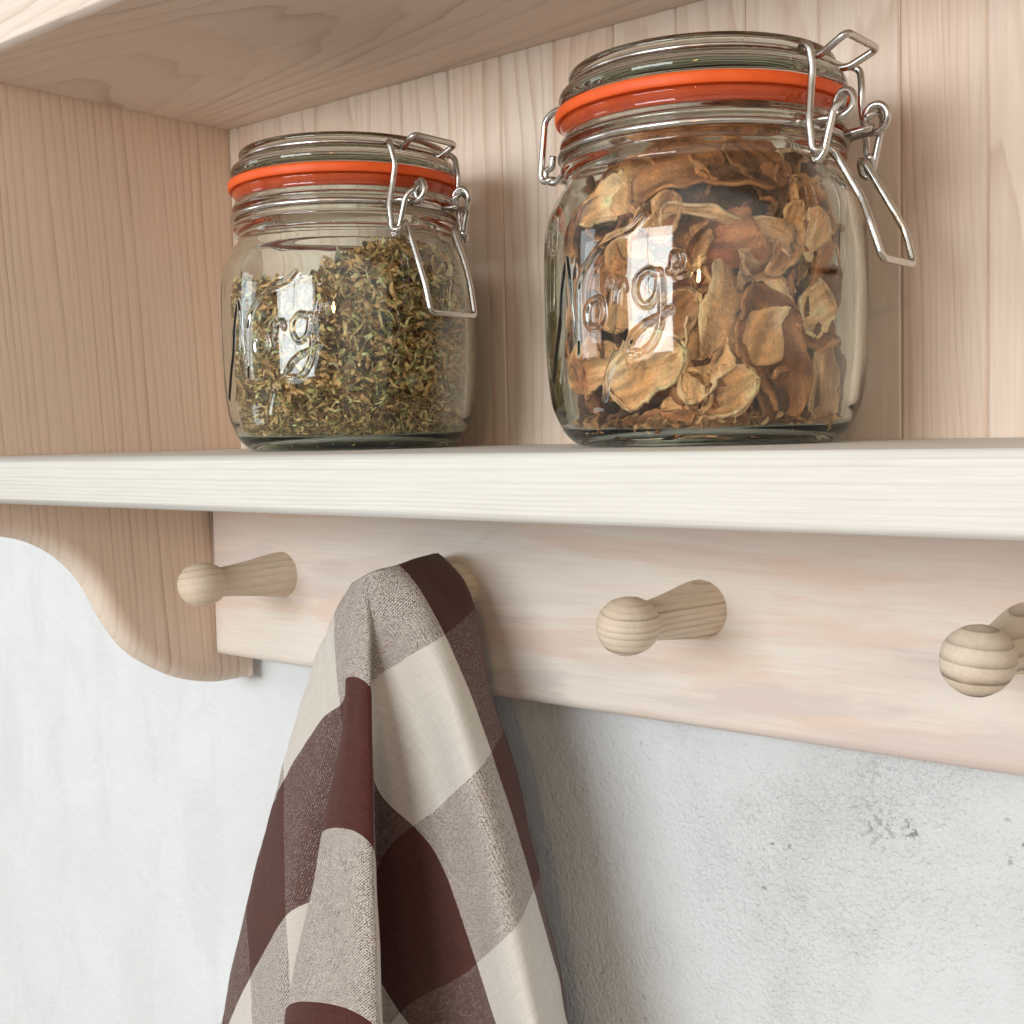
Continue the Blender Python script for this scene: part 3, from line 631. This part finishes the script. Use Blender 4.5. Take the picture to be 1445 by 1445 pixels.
def crumbs():
    V, F, Cc = [], [], []
    r_ = np.random.default_rng(3)
    for _ in range(900):
        a = r_.uniform(0, 2 * math.pi); r = .0445 * math.sqrt(r_.uniform(.55, 1)); s = r_.uniform(.0006, .0028) * (1 if r_.random() < .85 else 1.7)
        c = np.array((r * math.sin(a), -r * math.cos(a), .0055 + s * .35 + r_.uniform(0, .0040))); col = np.array(TONES[r_.choice(['cream', 'cream', 'tan', 'brown'])][0]) * r_.uniform(.8, 1.2)
        base = len(V); R = np.linalg.qr(r_.normal(size=(3, 3)))[0]
        for k in range(8):
            an = k * math.pi / 4; q = R @ np.array((math.cos(an), math.sin(an) * .7, .25 * math.sin(2 * an))) * s * r_.uniform(.6, 1.2)
            V.append(np.maximum(c + q, (-9, -9, .0045))); Cc.append((*col, 1))
        V.append(c + R @ np.array((0, 0, .35)) * s); V.append(c - R @ np.array((0, 0, .35)) * s); Cc += [(*col, 1)] * 2
        for k in range(8): F.append((base + k, base + (k + 1) % 8, base + 8)); F.append((base + (k + 1) % 8, base + k, base + 9))
    o = mesh_obj('mushroom_crumbs', V, F, M_MUSH, None, False, {'tint': ('COLOR', np.clip(Cc, 0, 1))}); o.location = J2
    tag(o, 'pale mushroom crumbs scattered over the bottom of the right jar', 'crumbs', kind='stuff')
crumbs()

# ================================================================ TOWEL over the second peg
TOWEL = [[(152.8,112.0,-61.6,0.37,0.50),(141.9,118.7,-68.0,0.42,0.40),(128.3,127.0,-77.6,0.49,0.28),(116.5,134.2,-90.0,0.61,0.18),(101.8,140.0,-105.6,0.72,-0.01),(87.8,145.6,-124.5,0.88,-0.18),(71.0,152.1,-147.7,1.05,-0.37),(54.7,157.9,-171.6,1.21,-0.58),(38.6,163.0,-196.4,1.37,-0.80),(26.5,165.8,-220.7,1.54,-1.01),(16.8,167.2,-244.8,1.71,-1.21),(7.1,168.0,-269.3,1.88,-1.46),(-4.1,168.0,-297.6,2.05,-1.80),(-13.2,168.0,-325.9,2.25,-2.12),(-22.0,168.0,-361.3,2.54,-2.46),(-32.5,168.0,-404.6,2.86,-2.78)],
 [(170.7,89.0,-56.7,0.30,0.34),(163.7,90.9,-62.1,0.32,0.20),(154.0,93.8,-70.3,0.36,0.02),(144.3,97.2,-81.2,0.44,-0.14),(128.8,102.6,-95.9,0.49,-0.38),(114.1,108.6,-113.8,0.62,-0.58),(96.4,115.6,-135.8,0.75,-0.82),(79.7,121.7,-158.5,0.89,-1.06),(64.1,126.8,-181.9,1.02,-1.31),(50.0,131.1,-205.7,1.18,-1.57),(37.1,134.7,-230.0,1.34,-1.84),(24.3,137.8,-254.8,1.49,-2.15),(10.0,140.3,-283.6,1.64,-2.59),(-1.0,142.5,-312.3,1.86,-2.95),(-11.0,144.2,-347.7,2.17,-3.34),(-22.7,146.0,-391.1,2.47,-3.65)],
 [(180.4,82.0,-53.9,0.30,0.40),(175.9,82.4,-58.9,0.34,0.29),(169.4,83.1,-66.4,0.39,0.13),(164.2,85.2,-76.4,0.51,0.05),(158.1,87.7,-89.3,0.66,-0.05),(149.5,91.3,-105.3,0.85,-0.16),(138.2,96.3,-125.0,1.05,-0.30),(127.3,100.4,-145.2,1.25,-0.45),(117.1,103.5,-165.7,1.44,-0.61),(107.9,106.2,-186.6,1.64,-0.76),(99.4,108.5,-207.7,1.84,-0.91),(91.3,110.5,-229.3,2.03,-1.06),(82.8,112.4,-254.2,2.26,-1.25),(75.6,113.7,-279.1,2.49,-1.42),(69.7,114.0,-309.4,2.78,-1.59),(63.4,114.0,-346.1,3.19,-1.77)],
 [(185.3,79.0,-52.5,0.30,0.45),(181.7,79.6,-57.3,0.35,0.36),(176.1,80.4,-64.7,0.42,0.23),(173.1,81.4,-74.4,0.55,0.17),(170.0,82.8,-86.6,0.72,0.11),(167.6,84.9,-101.4,0.94,0.09),(162.6,89.0,-119.6,1.16,0.04),(152.3,95.7,-139.6,1.37,-0.04),(140.9,102.3,-160.6,1.58,-0.13),(131.2,107.1,-181.7,1.78,-0.21),(122.2,111.3,-203.2,1.97,-0.28),(116.7,113.3,-223.7,2.16,-0.33),(110.5,115.4,-247.7,2.37,-0.36),(102.6,117.0,-272.4,2.58,-0.44),(97.1,117.5,-302.1,2.83,-0.45),(92.2,117.5,-337.6,3.29,-0.55)],
 [(188.3,77.0,-51.5,0.29,0.29),(185.6,77.0,-56.2,0.38,0.18),(182.2,77.0,-63.3,0.50,0.06),(181.0,77.0,-72.6,0.66,0.11),(179.7,77.0,-84.2,0.85,0.17),(179.4,76.4,-98.1,1.07,0.27),(177.1,75.5,-114.5,1.32,0.28),(172.3,74.2,-131.3,1.59,0.17),(168.1,73.1,-148.3,1.84,0.12),(164.3,72.0,-165.3,2.08,0.11),(161.1,70.6,-182.4,2.31,0.12),(155.6,69.4,-200.2,2.54,0.11),(150.5,67.6,-220.3,2.79,0.14),(145.1,66.7,-241.1,3.03,0.21),(139.0,65.7,-267.3,3.32,0.33),(131.7,64.5,-299.4,3.78,0.29)],
 [(191.4,76.0,-50.3,0.26,0.42),(191.1,75.4,-54.8,0.35,0.41),(191.4,74.9,-61.6,0.46,0.47),(192.6,74.5,-70.5,0.61,0.61),(193.2,74.0,-81.7,0.79,0.72),(193.9,73.4,-95.2,1.01,0.83),(195.0,72.3,-110.8,1.26,0.93),(196.0,71.2,-126.4,1.51,0.96),(196.5,70.3,-142.1,1.75,0.96),(197.2,69.2,-157.7,1.98,0.96),(198.7,67.7,-173.0,2.21,0.96),(200.3,66.4,-188.2,2.43,0.96),(201.7,65.0,-205.8,2.68,0.96),(202.6,63.8,-223.4,2.92,0.93),(203.4,62.7,-245.7,3.21,0.80),(204.3,61.5,-272.5,3.66,0.80)],
 [(193.4,76.5,-49.4,0.14,0.35),(193.5,76.2,-53.9,0.20,0.42),(193.5,76.3,-60.8,0.30,0.53),(193.1,77.5,-70.1,0.41,0.67),(189.5,79.8,-82.2,0.54,0.82),(185.0,82.6,-97.1,0.67,1.00),(180.3,87.1,-115.0,0.82,1.21),(175.7,91.4,-133.4,0.96,1.42),(171.3,95.2,-152.1,1.10,1.62),(167.1,98.9,-171.1,1.26,1.82),(163.9,101.9,-190.2,1.43,2.02),(161.7,104.1,-209.1,1.64,2.23),(159.7,106.0,-230.7,1.93,2.48),(158.1,107.1,-252.3,2.29,2.74),(156.5,108.3,-279.2,2.81,3.09),(154.7,109.5,-312.0,2.79,3.56)],
 [(197.7,77.5,-47.9,0.11,0.35),(198.5,77.5,-52.4,0.18,0.43),(199.8,77.5,-59.1,0.27,0.55),(200.5,79.6,-68.5,0.39,0.71),(201.3,83.1,-80.4,0.50,0.91),(202.4,88.2,-94.9,0.61,1.16),(205.1,92.8,-111.8,0.69,1.45),(207.3,96.6,-128.7,0.75,1.72),(208.0,99.5,-145.9,0.83,1.98),(208.8,102.2,-163.1,0.90,2.22),(210.7,103.7,-180.0,0.96,2.47),(212.9,104.5,-196.6,1.02,2.70),(216.1,105.2,-215.3,1.09,2.97),(220.1,105.8,-233.8,1.16,3.24),(225.3,106.0,-256.5,1.26,3.58),(231.6,106.0,-283.4,1.07,4.06)],
 [(199.3,86.0,-46.9,0.00,0.36),(203.6,86.0,-51.3,0.03,0.46),(210.0,86.0,-57.8,0.04,0.61),(213.8,86.5,-66.8,0.11,0.79),(218.0,87.1,-77.9,0.19,1.02),(223.2,87.7,-91.2,0.25,1.29),(228.4,88.4,-106.6,0.31,1.59),(233.1,89.1,-122.0,0.36,1.88),(237.5,89.5,-137.3,0.39,2.16),(241.9,90.0,-152.6,0.41,2.43),(245.6,90.0,-167.7,0.45,2.67),(250.3,89.5,-182.3,0.46,2.91),(255.8,88.8,-198.8,0.48,3.17),(261.1,88.2,-215.1,0.50,3.42),(268.2,87.2,-235.0,0.52,3.73),(277.0,86.0,-258.2,0.29,4.30)],
 [(195.7,100.0,-45.8,-0.22,0.36),(199.4,100.8,-50.5,-0.22,0.46),(204.8,102.0,-57.4,-0.24,0.63),(211.2,103.2,-66.7,-0.27,0.85),(216.9,104.0,-78.2,-0.26,1.12),(220.1,105.3,-92.4,-0.15,1.39),(224.6,107.0,-108.8,-0.09,1.72),(230.1,109.0,-125.1,-0.10,2.06),(233.9,110.5,-141.5,-0.06,2.35),(237.7,111.9,-157.9,-0.03,2.64),(241.2,112.7,-174.1,0.01,2.89),(244.9,113.5,-190.2,0.04,3.13),(249.0,114.0,-208.5,0.09,3.38),(252.4,114.0,-226.7,0.16,3.59),(257.6,114.0,-249.1,0.24,3.86),(264.1,114.0,-275.6,0.06,4.46)],
 [(184.0,124.0,-46.3,-0.54,0.38),(192.3,124.0,-51.0,-0.69,0.53),(200.0,124.4,-58.2,-0.81,0.74),(204.6,125.1,-68.0,-0.79,0.97),(206.9,125.7,-80.4,-0.63,1.21),(208.9,126.9,-95.4,-0.46,1.48),(210.6,130.8,-113.5,-0.35,1.81),(214.5,135.6,-131.7,-0.37,2.17),(217.5,138.0,-149.6,-0.30,2.47),(218.9,140.5,-167.9,-0.20,2.72),(223.1,142.2,-185.5,-0.18,3.00),(224.9,143.7,-203.6,-0.09,3.21),(230.0,145.2,-223.6,-0.08,3.49),(232.6,146.5,-244.1,0.01,3.70),(237.6,147.0,-268.8,0.11,3.95),(244.7,147.0,-297.6,-0.07,4.58)],
 [(175.5,133.0,-48.5,-0.84,0.38),(179.3,134.6,-53.6,-0.99,0.53),(184.2,136.3,-61.3,-1.11,0.74),(188.1,137.2,-71.5,-1.09,0.97),(190.3,137.7,-84.3,-0.93,1.21),(193.2,138.5,-99.6,-0.76,1.48),(193.6,143.5,-118.7,-0.65,1.81),(190.6,154.5,-139.8,-0.67,2.17),(190.3,159.5,-159.9,-0.60,2.47),(190.1,164.2,-180.1,-0.50,2.72),(192.8,166.2,-199.3,-0.48,3.00),(197.0,167.3,-218.0,-0.39,3.21),(202.9,168.0,-238.7,-0.38,3.49),(206.4,168.0,-259.8,-0.29,3.70),(212.6,168.0,-285.4,-0.19,3.94),(220.8,168.0,-315.6,-0.37,4.11)],
 [(159.6,130.0,-54.1,-1.74,0.38),(156.6,132.8,-59.7,-1.89,0.53),(152.1,137.1,-68.3,-2.01,0.74),(150.2,138.5,-79.2,-1.99,0.97),(148.9,139.3,-92.7,-1.83,1.21),(148.1,139.5,-108.8,-1.66,1.48),(138.6,148.2,-130.5,-1.55,1.81),(125.4,160.7,-154.5,-1.57,2.17),(120.0,165.3,-176.5,-1.50,2.47),(114.6,169.9,-199.0,-1.40,2.72),(113.0,170.7,-220.2,-1.38,3.00),(111.8,171.0,-241.2,-1.29,3.21),(110.9,171.0,-265.3,-1.28,3.49),(109.9,171.0,-289.5,-1.19,3.70),(108.7,171.0,-320.0,-1.09,3.94),(107.2,171.0,-356.9,-1.27,4.11)]]

def towel():
    G = np.array(TOWEL)                              # columns round the cloth, rows down: x, y, z in mm and the weave (warp, weft)
    G[:, :, :3] /= 1000
    nr, nc = 9, 14
    rows = []
    for c in G: rows.append(np.array(catmull(c, nr)))
    R = np.array(rows); cols = []
    for k in range(R.shape[1]): cols.append(np.array(catmull(R[:, k], nc, True)))
    Q = np.array(cols)                               # rows x around x 5
    m, n = Q.shape[:2]; P = Q[:, :, :3].copy(); UV = Q[:, :, 3:]
    # small creases in the hanging cloth
    du = np.gradient(P, axis=1); dv = np.gradient(P, axis=0); N_ = np.cross(du, dv); N_ /= np.linalg.norm(N_, axis=2, keepdims=True) + 1e-12
    for i in range(m):
        for k in range(n):
            x, y, z = P[i, k]; f = min(1, i / 25)
            P[i, k] += N_[i, k] * (.0011 * f * noise.noise((x * 45 + y * 30, z * 9, 1)) + .0005 * noise.noise((x * 130, z * 40, 4)))
    V = P.reshape(-1, 3).tolist(); idx = np.arange(m * n).reshape(m, n); nx = np.roll(idx, -1, 1)
    F = np.stack([idx[:-1], nx[:-1], nx[1:], idx[1:]], -1).reshape(-1, 4).tolist()
    F.append([int(i) for i in idx[0]])
    ds = np.linalg.norm(np.diff(P, axis=1), axis=2); s_ = np.concatenate([np.zeros((m, 1)), np.cumsum(ds, 1)], 1); s_ -= s_[:, 5 * nc:5 * nc + 1]
    dt = np.linalg.norm(np.diff(P, axis=0), axis=2).mean(1); t_ = np.concatenate([[0], np.cumsum(dt)])
    th3 = np.stack([s_ * 1000, np.repeat(t_[:, None], n, 1) * 1000, np.zeros((m, n))], -1).reshape(-1, 3)
    uv3 = np.concatenate([UV, np.zeros((m, n, 1))], -1).reshape(-1, 3)
    o = mesh_obj('kitchen_towel', V, F, M_CLOTH, None, True, {'weave': ('VEC', uv3), 'thread': ('VEC', th3)})
    s = o.modifiers.new('thickness', 'SOLIDIFY'); s.thickness = .0007; s.offset = -1
    tag(o, 'brown and white checked linen kitchen towel hanging in folds from the second peg', 'towel')
towel()
